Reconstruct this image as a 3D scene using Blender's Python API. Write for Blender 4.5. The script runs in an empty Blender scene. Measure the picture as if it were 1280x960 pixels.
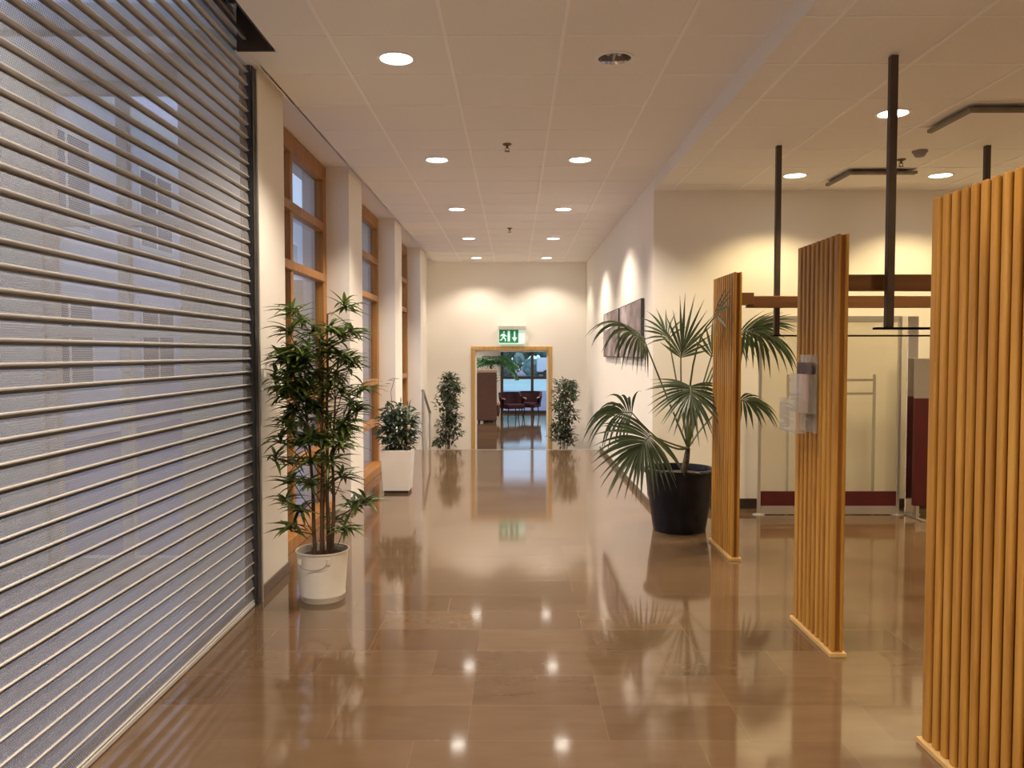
import bpy, math, random
from mathutils import Vector, Matrix
random.seed(7)
scene = bpy.context.scene
COL = scene.collection
PI = math.pi

# ------------------------------------------------------------------ camera
FPX = 1000.0
CH = 1.47                                    # eye height
PITCH = math.atan(.039)
YAW = .003
cam_d = bpy.data.cameras.new('camera')
cam = bpy.data.objects.new('camera', cam_d)
COL.objects.link(cam)
cam.location = (0, 0, CH)
cam.rotation_euler = (PI / 2 - PITCH, 0, YAW)
cam_d.sensor_width = 36
cam_d.sensor_fit = 'HORIZONTAL'
cam_d.lens = FPX / 1280 * 36
cam_d.clip_start = .02
cam_d.clip_end = 400
scene.camera = cam
scene.view_settings.view_transform = 'Standard'
scene.view_settings.look = 'None'
scene.view_settings.gamma = 1
scene.view_settings.use_curve_mapping = False
scene.view_settings.exposure = 0.2
scene.cycles.max_bounces = 16
scene.cycles.diffuse_bounces = 9
scene.cycles.glossy_bounces = 5
scene.cycles.transparent_max_bounces = 16

# survey helper: a sight line of the photograph met with a plane at depth Y
_cp, _sp, _cy, _sy = math.cos(PITCH), math.sin(PITCH), math.cos(YAW), math.sin(YAW)
_F = Vector((-_sy * _cp, _cy * _cp, -_sp)); _R = Vector((_cy, _sy, 0)); _U = _R.cross(_F)
def at(x, y, Y):
    d = _F + _R * ((x - 640) / FPX) + _U * ((480 - y) / FPX)
    return Vector((0, 0, CH)) + d * (Y / d.y)

# ------------------------------------------------------------------ materials
def mat(name):
    m = bpy.data.materials.new(name); m.use_nodes = True
    nt = m.node_tree
    return m, nt, nt.nodes['Principled BSDF']
def N(nt, kind, **kw):
    n = nt.nodes.new(kind)
    for k, v in kw.items(): setattr(n, k, v)
    return n
def coords(nt, scale=(1, 1, 1), loc=(0, 0, 0), rot=(0, 0, 0)):
    tc = N(nt, 'ShaderNodeTexCoord'); mp = N(nt, 'ShaderNodeMapping')
    mp.inputs['Scale'].default_value = scale
    mp.inputs['Location'].default_value = loc
    mp.inputs['Rotation'].default_value = rot
    nt.links.new(tc.outputs['Object'], mp.inputs['Vector'])
    return mp.outputs['Vector']
def ramp(nt, fac, stops):
    r = N(nt, 'ShaderNodeValToRGB')
    e = r.color_ramp.elements
    e[0].position, e[0].color = stops[0][0], (*stops[0][1], 1)
    e[1].position, e[1].color = stops[-1][0], (*stops[-1][1], 1)
    for p, c in stops[1:-1]:
        k = e.new(p); k.color = (*c, 1)
    nt.links.new(fac, r.inputs['Fac'])
    return r.outputs['Color']
def mottled(name, c1, c2, scale=8, rough=.5, bump=0, spec=.5, metal=0, stretch=(1, 1, 1)):
    m, nt, b = mat(name)
    v = coords(nt, stretch)
    n = N(nt, 'ShaderNodeTexNoise'); n.inputs['Scale'].default_value = scale; n.inputs['Detail'].default_value = 4
    nt.links.new(v, n.inputs['Vector'])
    nt.links.new(ramp(nt, n.outputs['Fac'], [(.3, c1), (.7, c2)]), b.inputs['Base Color'])
    b.inputs['Roughness'].default_value = rough
    b.inputs['Metallic'].default_value = metal
    b.inputs['Specular IOR Level'].default_value = spec
    if bump:
        bp = N(nt, 'ShaderNodeBump'); bp.inputs['Strength'].default_value = bump; bp.inputs['Distance'].default_value = .004
        nt.links.new(n.outputs['Fac'], bp.inputs['Height']); nt.links.new(bp.outputs['Normal'], b.inputs['Normal'])
    return m
def emit(name, c, s):
    m, nt, b = mat(name)
    b.inputs['Base Color'].default_value = (*c, 1)
    b.inputs['Emission Color'].default_value = (*c, 1); b.inputs['Emission Strength'].default_value = s
    return m

M = {}
M['wall'] = mottled('cream wall paint', (.86, .82, .75), (.88, .84, .77), 3, .6)
M['ceiling'] = mottled('ceiling tile', (.82, .78, .73), (.85, .81, .76), 60, .85)
M['grid'] = mottled('ceiling grid bar', (.90, .87, .83), (.92, .89, .85), 5, .6)
M['shopfloor'] = mottled('pale shop floor', (.52, .55, .62), (.58, .61, .68), 4, .3)
M['white'] = mottled('white paint', (.80, .78, .74), (.84, .82, .78), 5, .45)
M['whitepot'] = mottled('white enamel', (.78, .73, .64), (.84, .79, .70), 9, .3)
M['planter'] = mottled('white planter', (.76, .72, .68), (.80, .76, .72), 6, .35)
M['dark'] = mottled('dark housing', (.025, .022, .02), (.05, .045, .04), 10, .5)
M['darkmetal'] = mottled('dark bronze metal', (.075, .05, .04), (.095, .065, .052), 10, .45, metal=.3)
M['alu'] = mottled('brushed aluminium', (.55, .53, .51), (.62, .60, .58), 20, .35, metal=.8, stretch=(1, 1, 20))
M['greymetal'] = mottled('grey painted metal', (.34, .32, .30), (.38, .36, .33), 10, .45)
M['browngrey'] = mottled('brown grey diffuser edge', (.17, .14, .10), (.21, .17, .13), 10, .5)
M['chrome'] = mottled('chrome', (.7, .68, .66), (.74, .72, .7), 10, .12, metal=1)
M['baseboard'] = mottled('dark baseboard', (.035, .022, .018), (.05, .03, .025), 10, .4)
M['stonebase'] = mottled('stone skirting', (.13, .09, .065), (.17, .12, .09), 8, .35)
M['maroon'] = mottled('maroon panel', (.070, .004, .007), (.085, .005, .008), 10, .5)
M['greypanel'] = mottled('grey fabric panel', (.30, .26, .25), (.33, .29, .28), 80, .8)
M['soil'] = mottled('potting soil', (.02, .013, .008), (.06, .04, .025), 60, .95, bump=1)
M['blackpot'] = mottled('black glazed pot', (.006, .007, .012), (.010, .011, .018), 10, .25, spec=.3)
M['stem'] = mottled('brown stem', (.06, .03, .015), (.16, .085, .045), 30, .6, stretch=(1, 1, .3))
M['petiole'] = mottled('green petiole', (.09, .12, .04), (.16, .19, .07), 20, .5)
M['bark'] = mottled('palm fibre', (.05, .035, .02), (.13, .10, .06), 40, .9, bump=1)
M['burgundy'] = mottled('burgundy upholstery', (.045, .006, .014), (.06, .008, .018), 20, .6)
M['brownfab'] = mottled('brown upholstery', (.12, .055, .035), (.15, .07, .045), 20, .7)
M['beige'] = mottled('beige wood cap', (.55, .38, .28), (.62, .44, .33), 10, .5)
M['vanwhite'] = mottled('white van paint', (.8, .82, .82), (.84, .85, .85), 5, .3)
M['tyre'] = mottled('tyre rubber', (.015, .015, .015), (.03, .03, .03), 10, .8)
M['facade'] = mottled('pale render facade', (.66, .66, .70), (.74, .74, .78), 2, .9)
M['facadewin'] = mottled('dark facade window', (.10, .12, .17), (.14, .16, .2), 2, .15)
M['sprinkler'] = mottled('brass sprinkler', (.12, .07, .04), (.18, .11, .06), 10, .4, metal=.5)
M['paper'] = mottled('leaflet paper', (.05, .03, .03), (.16, .11, .10), 25, .6)
M['pink'] = mottled('pink leaflet', (.50, .28, .26), (.62, .42, .4), 25, .6)
M['path'] = mottled('asphalt', (.24, .26, .32), (.29, .31, .37), 2, .6)
M['pave'] = mottled('pale paving', (.50, .88, .74), (.60, .95, .80), 2, .5)
M['hedge'] = mottled('hedge leaves', (.06, .20, .15), (.26, .44, .36), 3, .8)
M['lamp'] = emit('lit diffuser', (1, .93, .82), 9)
M['lampoff'] = mottled('unlit bulb glass', (.75, .70, .62), (.8, .75, .67), 9, .2)
M['signgreen'] = emit('green sign face', (.012, .21, .10), .35)
M['signwhite'] = emit('white pictogram', (.62, .86, .74), .45)
M['signframe'] = mottled('sign frame', (.45, .45, .40), (.5, .5, .45), 9, .5)

def leafmat(name, c1, c2, rough=.4):
    m, nt, b = mat(name)
    v = coords(nt)
    n = N(nt, 'ShaderNodeTexNoise'); n.inputs['Scale'].default_value = 9; n.inputs['Detail'].default_value = 3
    nt.links.new(v, n.inputs['Vector'])
    g = N(nt, 'ShaderNodeNewGeometry')
    mx = N(nt, 'ShaderNodeMath', operation='MULTIPLY_ADD')
    nt.links.new(g.outputs['Random Per Island'], mx.inputs[0]); mx.inputs[1].default_value = .55
    ad = N(nt, 'ShaderNodeMath', operation='MULTIPLY'); nt.links.new(n.outputs['Fac'], ad.inputs[0]); ad.inputs[1].default_value = .5
    nt.links.new(ad.outputs[0], mx.inputs[2])
    nt.links.new(ramp(nt, mx.outputs[0], [(.15, c1), (.85, c2)]), b.inputs['Base Color'])
    b.inputs['Roughness'].default_value = rough
    tl = N(nt, 'ShaderNodeBsdfTranslucent'); mxs = N(nt, 'ShaderNodeMixShader'); mxs.inputs[0].default_value = .28   # thin leaves let some light through
    nt.links.new(b.inputs['Base Color'].links[0].from_socket, tl.inputs['Color'])
    nt.links.new(b.outputs[0], mxs.inputs[1]); nt.links.new(tl.outputs[0], mxs.inputs[2])
    nt.links.new(mxs.outputs[0], nt.nodes['Material Output'].inputs['Surface'])
    return m
M['leafdark'] = leafmat('dark lance leaves', (.030, .058, .018), (.17, .24, .05))
M['leafpalm'] = leafmat('palm leaves', (.028, .055, .028), (.12, .165, .085))
M['leafficus'] = leafmat('ficus leaves', (.045, .065, .040), (.17, .20, .12))
M['leafbush'] = leafmat('bush leaves', (.02, .05, .035), (.08, .12, .06))
M['leafbright'] = leafmat('bright palm leaves', (.03, .12, .04), (.10, .30, .09))

def wood(name, c1, c2, c3, along='Z', rough=.38):
    m, nt, b = mat(name)
    s = {'Z': (1, 1, .06), 'X': (.06, 1, 1), 'Y': (1, .06, 1)}[along]
    v = coords(nt, s)
    n = N(nt, 'ShaderNodeTexNoise'); n.inputs['Scale'].default_value = 22; n.inputs['Detail'].default_value = 6
    n.inputs['Distortion'].default_value = .6
    nt.links.new(v, n.inputs['Vector'])
    nt.links.new(ramp(nt, n.outputs['Fac'], [(.3, c1), (.52, c2), (.72, c3)]), b.inputs['Base Color'])
    b.inputs['Roughness'].default_value = rough
    return m
M['timber'] = wood('oiled timber slats', (.32, .14, .02), (.45, .215, .034), (.54, .285, .055))
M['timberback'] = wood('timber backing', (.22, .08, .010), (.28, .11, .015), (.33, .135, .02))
M['timberbase'] = wood('pale timber rail', (.55, .34, .12), (.62, .40, .16), (.70, .47, .20), 'Y')
M['beam'] = wood('timber beam', (.11, .045, .018), (.16, .068, .026), (.20, .09, .034), 'X')
M['frame'] = wood('timber window frame', (.27, .105, .02), (.36, .155, .03), (.43, .20, .042))
M['doorframe'] = wood('light timber door frame', (.48, .29, .09), (.56, .35, .12), (.62, .40, .15))

# polished stone floor, long tiles laid in courses across the corridor
def floor_mat():
    m, nt, b = mat('polished stone tiles')
    v = coords(nt, (1, 1, 1), (.18, .07, 0))
    br = N(nt, 'ShaderNodeTexBrick')
    br.offset = .37; br.offset_frequency = 3; br.squash = 1.0; br.squash_frequency = 1
    nt.links.new(v, br.inputs['Vector'])
    br.inputs['Scale'].default_value = 1
    br.inputs['Brick Width'].default_value = .54
    br.inputs['Row Height'].default_value = .305
    br.inputs['Mortar Size'].default_value = .0022
    br.inputs['Mortar Smooth'].default_value = .3
    br.inputs['Bias'].default_value = 0
    br.inputs['Color1'].default_value = (.135, .082, .045, 1)
    br.inputs['Color2'].default_value = (.180, .115, .066, 1)
    br.inputs['Mortar'].default_value = (.19, .125, .075, 1)
    n = N(nt, 'ShaderNodeTexNoise'); n.inputs['Scale'].default_value = 4; n.inputs['Detail'].default_value = 5
    nt.links.new(coords(nt, (.9, 3.2, 1)), n.inputs['Vector'])
    mx = N(nt, 'ShaderNodeMix', data_type='RGBA', blend_type='MULTIPLY')
    mx.inputs['Factor'].default_value = .7
    nt.links.new(br.outputs['Color'], mx.inputs['A'])
    nt.links.new(ramp(nt, n.outputs['Fac'], [(.25, (.72, .70, .68)), (.75, (1.0, 1.0, 1.0))]), mx.inputs['B'])
    nt.links.new(mx.outputs['Result'], b.inputs['Base Color'])
    b.inputs['Roughness'].default_value = .075
    b.inputs['IOR'].default_value = 1.85
    bp = N(nt, 'ShaderNodeBump'); bp.inputs['Strength'].default_value = .12; bp.inputs['Distance'].default_value = .001
    inv = N(nt, 'ShaderNodeMath', operation='SUBTRACT'); inv.inputs[0].default_value = 1
    nt.links.new(br.outputs['Fac'], inv.inputs[1])
    nt.links.new(inv.outputs[0], bp.inputs['Height'])
    nt.links.new(bp.outputs['Normal'], b.inputs['Normal'])
    return m
M['floor'] = floor_mat()

def glass(name, tint=(1, 1, 1), haze=0.0):
    m = bpy.data.materials.new(name); m.use_nodes = True
    nt = m.node_tree; nt.nodes.clear()
    o = N(nt, 'ShaderNodeOutputMaterial')
    t = N(nt, 'ShaderNodeBsdfTransparent'); t.inputs['Color'].default_value = (*tint, 1)
    g = N(nt, 'ShaderNodeBsdfGlossy'); g.inputs['Roughness'].default_value = .02
    fr = N(nt, 'ShaderNodeFresnel')
    ge = N(nt, 'ShaderNodeNewGeometry'); ior = N(nt, 'ShaderNodeMapRange')      # same reflectance on both faces of the sheet
    ior.inputs['To Min'].default_value = 1.45; ior.inputs['To Max'].default_value = 1 / 1.45
    nt.links.new(ge.outputs['Backfacing'], ior.inputs['Value']); nt.links.new(ior.outputs['Result'], fr.inputs['IOR'])
    mx = N(nt, 'ShaderNodeMixShader')
    nt.links.new(fr.outputs[0], mx.inputs[0]); nt.links.new(t.outputs[0], mx.inputs[1]); nt.links.new(g.outputs[0], mx.inputs[2])
    last = mx.outputs[0]
    if haze:
        d = N(nt, 'ShaderNodeBsdfDiffuse'); d.inputs['Color'].default_value = (.75, .72, .64, 1)
        m2 = N(nt, 'ShaderNodeMixShader'); m2.inputs[0].default_value = haze
        nt.links.new(last, m2.inputs[1]); nt.links.new(d.outputs[0], m2.inputs[2]); last = m2.outputs[0]
    nt.links.new(last, o.inputs['Surface'])
    return m
M['glass'] = glass('window glass', (.93, .95, .98))
M['acrylic'] = glass('clear acrylic', (.96, .95, .95), .2)
M['frosted'] = glass('lightly frosted glass', (.94, .93, .89), .18)

# perforated shutter slat: real openings punched through grey metal
def perf():
    m, nt, b = mat('perforated shutter slat')
    b.inputs['Base Color'].default_value = (.40, .395, .41, 1)
    b.inputs['Metallic'].default_value = .35
    b.inputs['Roughness'].default_value = .38
    tc = N(nt, 'ShaderNodeTexCoord'); sx = N(nt, 'ShaderNodeSeparateXYZ')
    nt.links.new(tc.outputs['Object'], sx.inputs[0])
    P = .0095
    def mth(op, a, bb=None, c=None):
        n = N(nt, 'ShaderNodeMath', operation=op)
        for i, q in enumerate((a, bb, c)):
            if q is None: continue
            if isinstance(q, (int, float)): n.inputs[i].default_value = q
            else: nt.links.new(q, n.inputs[i])
        return n.outputs[0]
    u = mth('DIVIDE', sx.outputs['Y'], P)
    w = mth('DIVIDE', sx.outputs['Z'], P * .85)
    row = mth('FLOOR', w)
    sh = mth('MULTIPLY', mth('MODULO', row, 2.0), .5)
    fu = mth('SUBTRACT', mth('FRACT', mth('ADD', u, sh)), .5)
    fw = mth('MULTIPLY', mth('SUBTRACT', mth('FRACT', w), .5), .85)
    d = mth('SQRT', mth('ADD', mth('MULTIPLY', fu, fu), mth('MULTIPLY', fw, fw)))
    hole = mth('LESS_THAN', d, .335)
    t = N(nt, 'ShaderNodeBsdfTransparent'); mx = N(nt, 'ShaderNodeMixShader')
    out = nt.nodes['Material Output']
    nt.links.new(hole, mx.inputs[0]); nt.links.new(b.outputs[0], mx.inputs[1]); nt.links.new(t.outputs[0], mx.inputs[2])
    nt.links.new(mx.outputs[0], out.inputs['Surface'])
    return m
M['perf'] = perf()
M['slathook_shade'] = mottled('shaded slat hinge', (.20, .195, .19), (.24, .235, .23), 10, .5, metal=.2)  # hinge band kept darker: shade of the recess put into its colour
M['slatlip'] = mottled('shutter slat hem', (.60, .58, .55), (.64, .62, .59), 10, .35, metal=.2)

# ------------------------------------------------------------------ mesh builder
class MB:
    def __init__(s): s.v = []; s.f = []; s.m = []; s.mats = []
    def mi(s, m):
        if m is None: m = s.mats[0] if s.mats else 'white'
        if m not in s.mats: s.mats.append(m)
        return s.mats.index(m)
    def face(s, pts, m=None):
        i = len(s.v); s.v += [tuple(p) for p in pts]; s.f.append(list(range(i, i + len(pts)))); s.m.append(s.mi(m))
    def box(s, a, b, m=None):
        x0, x1 = sorted((a[0], b[0])); y0, y1 = sorted((a[1], b[1])); z0, z1 = sorted((a[2], b[2]))
        i = len(s.v)
        s.v += [(x0, y0, z0), (x1, y0, z0), (x1, y1, z0), (x0, y1, z0), (x0, y0, z1), (x1, y0, z1), (x1, y1, z1), (x0, y1, z1)]
        k = s.mi(m)
        for q in ((0, 3, 2, 1), (4, 5, 6, 7), (0, 1, 5, 4), (1, 2, 6, 5), (2, 3, 7, 6), (3, 0, 4, 7)):
            s.f.append([i + j for j in q]); s.m.append(k)
        return s
    def grid(s, rows, m=None, loop=False):
        i = len(s.v); n = len(rows[0]); k = s.mi(m)
        for r in rows: s.v += [tuple(p) for p in r]
        for a in range(len(rows) - 1):
            for c in range(n if loop else n - 1):
                d = (c + 1) % n
                s.f.append([i + a * n + c, i + a * n + d, i + (a + 1) * n + d, i + (a + 1) * n + c]); s.m.append(k)
        return i
    def cap(s, ring, m=None, flip=False):
        s.face(list(reversed(ring)) if flip else ring, m)
    def lathe(s, prof, c=(0, 0, 0), n=32, m=None, caps=(True, True), m_fn=None):
        rows = []
        for r, z in prof:
            rows.append([(c[0] + r * math.cos(2 * PI * i / n), c[1] + r * math.sin(2 * PI * i / n), c[2] + z) for i in range(n)])
        s.grid(rows, m, True)
        if caps[0]: s.cap(rows[0], m, True)
        if caps[1]: s.cap(rows[-1], m)
        return s
    def tube(s, pts, r, n=8, m=None):
        pts = [Vector(p) for p in pts]
        rs = r if isinstance(r, (list, tuple)) else [r] * len(pts)
        rows = []; prev = None
        for i, p in enumerate(pts):
            d = (pts[min(i + 1, len(pts) - 1)] - pts[max(i - 1, 0)]).normalized()
            if prev is None:
                up = Vector((0, 0, 1)) if abs(d.z) < .9 else Vector((1, 0, 0))
                a = d.cross(up).normalized()
            else:
                a = (prev - d * prev.dot(d)).normalized()
            prev = a; b = d.cross(a)
            rows.append([p + a * (rs[i] * math.cos(2 * PI * k / n)) + b * (rs[i] * math.sin(2 * PI * k / n)) for k in range(n)])
        s.grid(rows, m, True); s.cap(rows[0], m, True); s.cap(rows[-1], m)
        return s
    def blade(s, base, d, nrm, L, W, droop=.3, seg=5, fold=.25, m=None, prof=None):
        """a leaf: tapered strip with a raised fold, bending down along its length"""
        p = Vector(base); d = Vector(d).normalized(); nrm = Vector(nrm)
        rows = []
        for i in range(seg + 1):
            t = i / seg
            side = d.cross(nrm)
            if side.length < 1e-4: side = Vector((1, 0, 0))
            side.normalize(); up = side.cross(d).normalized()
            w = W * (prof(t) if prof else max(.04, math.sin(PI * (.08 + .92 * t) ** .8)))
            rows.append([p - side * w * .5 + up * w * fold, p, p + side * w * .5 + up * w * fold])
            p = p + d * (L / seg)
            d = (d + Vector((0, 0, -droop / seg))).normalized()
            nrm = up
        s.grid(rows, m)
        return s
    def build(s, name, parent=None, smooth=False, loc=None, bevel=0):
        me = bpy.data.meshes.new(name)
        me.from_pydata(s.v, [], s.f)
        for k in s.mats: me.materials.append(M[k])
        me.polygons.foreach_set('material_index', s.m)
        if smooth: me.polygons.foreach_set('use_smooth', [True] * len(s.f))
        me.update()
        o = bpy.data.objects.new(name, me); COL.objects.link(o)
        if parent is not None:
            o.parent = parent
        if loc is not None: o.location = loc
        if bevel:
            b = o.modifiers.new('edge', 'BEVEL'); b.width = bevel; b.segments = 2; b.limit_method = 'ANGLE'
        if smooth:
            try: me.set_sharp_from_angle(angle=math.radians(40))
            except Exception: pass
        return o
def struct(o, label=None):
    o['kind'] = 'structure'
    if label: o['label'] = label
    return o
def thing(name, label, cat, loc=(0, 0, 0), group=None):
    o = bpy.data.objects.new(name, None); COL.objects.link(o); o.location = loc; o.empty_display_size = .1
    o['label'] = label; o['category'] = cat
    if group: o['group'] = group
    return o
def tag(o, label, cat, group=None):
    o['label'] = label; o['category'] = cat
    if group: o['group'] = group
    return o
def copy_tree(o, parent=None):
    c = o.copy(); COL.objects.link(c)
    if parent is not None: c.parent = parent
    for ch in list(o.children): copy_tree(ch, c)
    return c

# ------------------------------------------------------------------ dimensions (metres)
XL = -1.52          # inner face of the pilasters on the left
XW = -1.74          # plane of the left windows
XR = 1.30           # right wall of the corridor
ZC, ZR = 3.10, 2.98 # corridor and right-hand ceilings
YB = 7.52           # back wall of the right-hand area
YF = 14.5           # far wall of the corridor
YE = 12.11          # the main floor ends here, steps go down
ZL = -.50           # lower floor
XE, YN = 6.2, -3.2  # east wall, wall behind
SH = 4.60           # far end of the shutter

# ------------------------------------------------------------------ floors
b = MB()
b.box((-1.60, YN, -.12), (XE + .2, YB + .15, 0), 'floor')
b.box((-1.95, YB + .15, -.12), (XR + .15, YE, 0), 'floor')
b.box((-1.95, 5.0, -.12), (-1.60, YB + .15, 0), 'floor')
struct(b.build('floor'))
b = MB(); b.box((-6, YN, -.12), (-1.60, 5.0, -.002), 'shopfloor')
struct(b.build('floor_shop'))
b = MB(); b.box((XL - .2, YE - .04, -.03), (XR, YE + .012, .003), 'alu')
struct(b.build('trim_1'))
b = MB()
b.box((-1.95, YE, -.4), (XR + .15, YE + .30, -.167), 'floor')
b.box((-1.95, YE + .3, -.55), (XR + .15, YE + .60, -.333), 'floor')
struct(b.build('floor_steps'))
b = MB(); b.box((-5, YE + .6, ZL - .1), (5, 26.3, ZL), 'floor')
struct(b.build('floor_lower'))

# ------------------------------------------------------------------ ceilings: tiles on a visible grid, cut out for the lamps
LAMP_R = .098
def ceiling(name, x0, x1, gx, y0, y1, gy, z, holes, slab_top, slot=None):
    b = MB(); b.mi('ceiling')
    xs = sorted({x0, x1, *[g for g in gx if x0 < g < x1]})
    ys = sorted({y0, y1, *[g for g in gy if y0 < g < y1]})
    if slot:
        xs = sorted(set(xs) | {slot[0]}); ys = sorted(set(ys) | {slot[1]})
    for i in range(len(xs) - 1):
        for j in range(len(ys) - 1):
            a0, a1, c0, c1 = xs[i], xs[i + 1], ys[j], ys[j + 1]
            if slot and a1 <= slot[0] + 1e-6 and c1 <= slot[1] + 1e-6: continue
            hs = [h for h in holes if a0 < h[0] < a1 and c0 < h[1] < c1]
            if not hs:
                b.face([(a0, c0, z), (a0, c1, z), (a1, c1, z), (a1, c0, z)], 'ceiling'); continue
            hx, hy = hs[0]
            n = 40; ring = []; sq = []
            for k in range(n):
                t = 2 * PI * k / n; cx, cy = math.cos(t), math.sin(t)
                ring.append((hx + LAMP_R * cx, hy + LAMP_R * cy, z))
                rx = ((a1 - hx) if cx > 0 else (hx - a0)) / max(abs(cx), 1e-9)
                ry = ((c1 - hy) if cy > 0 else (hy - c0)) / max(abs(cy), 1e-9)
                r = min(rx, ry); sq.append((hx + r * cx, hy + r * cy, z))
            for ccx, ccy in ((a0, c0), (a0, c1), (a1, c0), (a1, c1)):   # snap nearest to the corners
                k = min(range(n), key=lambda q: (sq[q][0] - ccx) ** 2 + (sq[q][1] - ccy) ** 2)
                sq[k] = (ccx, ccy, z)
            b.grid([sq, ring], 'ceiling', True)
    for g in gx:
        if x0 < g < x1: b.box((g - .0095, y0, z - .005), (g + .0095, y1, z + .002), 'grid')
    for g in gy:
        if y0 < g < y1 and not slot: b.box((x0, g - .006, z - .003), (x1, g + .006, z + .002), 'grid')
        elif y0 < g < y1: b.box((x0 if g > slot[1] else slot[0], g - .005, z - .003), (x1, g + .005, z + .002), 'grid')
    b.box((x0 - .3, y0, slab_top), (x1, y1, slab_top + .12), 'ceiling')
    return b
LX = (-.655, .555); LY = [4.50 + 2.33 * k for k in range(5)]
gx = [-.955, -.355, .250, .855]
gy = [4.18 + .5825 * k for k in range(-13, 18)]
holes = [(x, y) for x in LX for y in LY]
b = ceiling('ceiling', -1.45, XR + .02, gx, YN, YF, gy, ZC, holes, 3.45, slot=(-1.28, 4.40))
b.box((-1.46, 4.60, ZC), (-1.44, YF, ZC + .10), 'ceiling')                      # upstand at the edge of the tiles
b.box((-1.29, YN, ZC), (-1.28, 4.40, ZC + .35), 'ceiling')
b.box((-2.1, 4.6, 3.17), (-1.45, YF, 3.19), 'ceiling')                          # strip of plain ceiling along the windows
b.box((-1.56, 4.40, ZC), (-1.452, 4.598, ZC + .01), 'ceiling')
struct(b.build('ceiling'))
RX = (2.39, 3.63, 4.87); RY = (5.12, 6.89)
gxr = [1.46 + .61 * k for k in range(9)]
gyr = [4.25 + .59 * k for k in range(-12, 7)]
rholes = [(x, y) for x in RX for y in RY]
b = ceiling('ceiling', XR, XE, gxr, YN, YB, gyr, ZR, rholes, 3.45)
b.face([(XR, YN, ZR), (XR, YB, ZR), (XR, YB, 3.45), (XR, YN, 3.45)], 'ceiling')
struct(b.build('ceiling'))

# ------------------------------------------------------------------ walls
def wall(name, *boxes, m='wall'):
    b = MB()
    for a, c in boxes: b.box(a, c, m)
    return struct(b.build(name))
wall('wall_right', ((XR, YB, ZL), (XR + .15, YF, 3.45)))
wall('wall_back', ((XR + .15, YB, 0), (XE, YB + .15, 3.45)))
wall('wall_east', ((XE, YN, 0), (XE + .15, YB + .15, 3.45)))
wall('wall_behind', ((-6, YN - .15, 0), (XE + .15, YN, 3.45)))
DX0, DX1, DZ = -.715, .615, 1.515
wall('wall_far', ((-2.1, YF, ZL), (DX0 - .07, YF + .15, 3.45)), ((DX1 + .07, YF, ZL), (XR + .15, YF + .15, 3.45)),
     ((DX0 - .07, YF, DZ + .07), (DX1 + .07, YF + .15, 3.45)))
b = MB()
pil = [4.70, 7.40, 10.22, 12.98]; PW = .62
b.box((-1.95, pil[0] - .02, 0), (XL, pil[0] + PW, 3.45), 'wall')
for y in pil[1:3]: b.box((-1.95, y, 0), (XL, y + PW, 3.45), 'wall')
b.box((-1.95, pil[3], ZL), (XL, pil[3] + PW, 3.45), 'wall')
b.box((-1.95, pil[3] + PW, ZL), (XL - .06, YF, 3.45), 'wall')
b.box((-1.95, pil[0], 3.16), (-1.80, YF, 3.45), 'wall')
b.box((-1.95, YE, ZL), (-1.6, pil[3], 0), 'wall')
struct(b.build('wall_left'))
b = MB()
for y in pil[:3]: b.box((XL, y, 0), (XL + .012, y + PW, .07), 'stonebase')
struct(b.build('baseboard_left', bevel=.003))
b = MB(); b.box((XR - .012, YB, 0), (XR, YE - .05, .06), 'stonebase'); struct(b.build('baseboard_right', bevel=.003))
b = MB(); b.box((XR, YB - .014, 0), (XE, YB, .095), 'baseboard'); struct(b.build('baseboard_back', bevel=.003))

# ------------------------------------------------------------------ shop behind the shutter
b = MB()
SX0, SX1 = -2.95, -1.95       # tall window in the shop's end wall
ey0, ey1 = 5.0, 5.12
b.box((-6, ey0, 0), (SX0 - .35, ey1, 3.45), 'white')
b.box((SX1, ey0, 0), (-1.95 + .0001, ey1, 3.45), 'white')
b.box((SX0, ey0, 0), (SX1, ey1, .10), 'white'); b.box((SX0, ey0, 3.15), (SX1, ey1, 3.45), 'white')
b.box((SX0 - .35, ey0, 0), (SX0, ey1, 3.45), 'white')
b.box((-6.15, YN, 0), (-6, -2.6, 3.45), 'white'); b.box((-6.15, 4.9, 0), (-6, 5.12, 3.45), 'white')
b.box((-6.15, -2.6, 0), (-6, 4.9, .1), 'white'); b.box((-6.15, -2.6, 3.1), (-6, 4.9, 3.45), 'white')
b.box((-6.15, YN, 3.30), (-3.6, 5.12, 3.45), 'white'); b.box((-1.70, YN, 3.30), (-1.56, 5.12, 3.45), 'white')
for y0 in (YN, .3, 2.4, 4.6): b.box((-3.6, y0, 3.30), (-1.70, y0 + (3.3 if y0 < 0 else .1) , 3.45), 'white')  # roof left open between these ribs for the added skylight
struct(b.build('wall_shop'))
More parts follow.
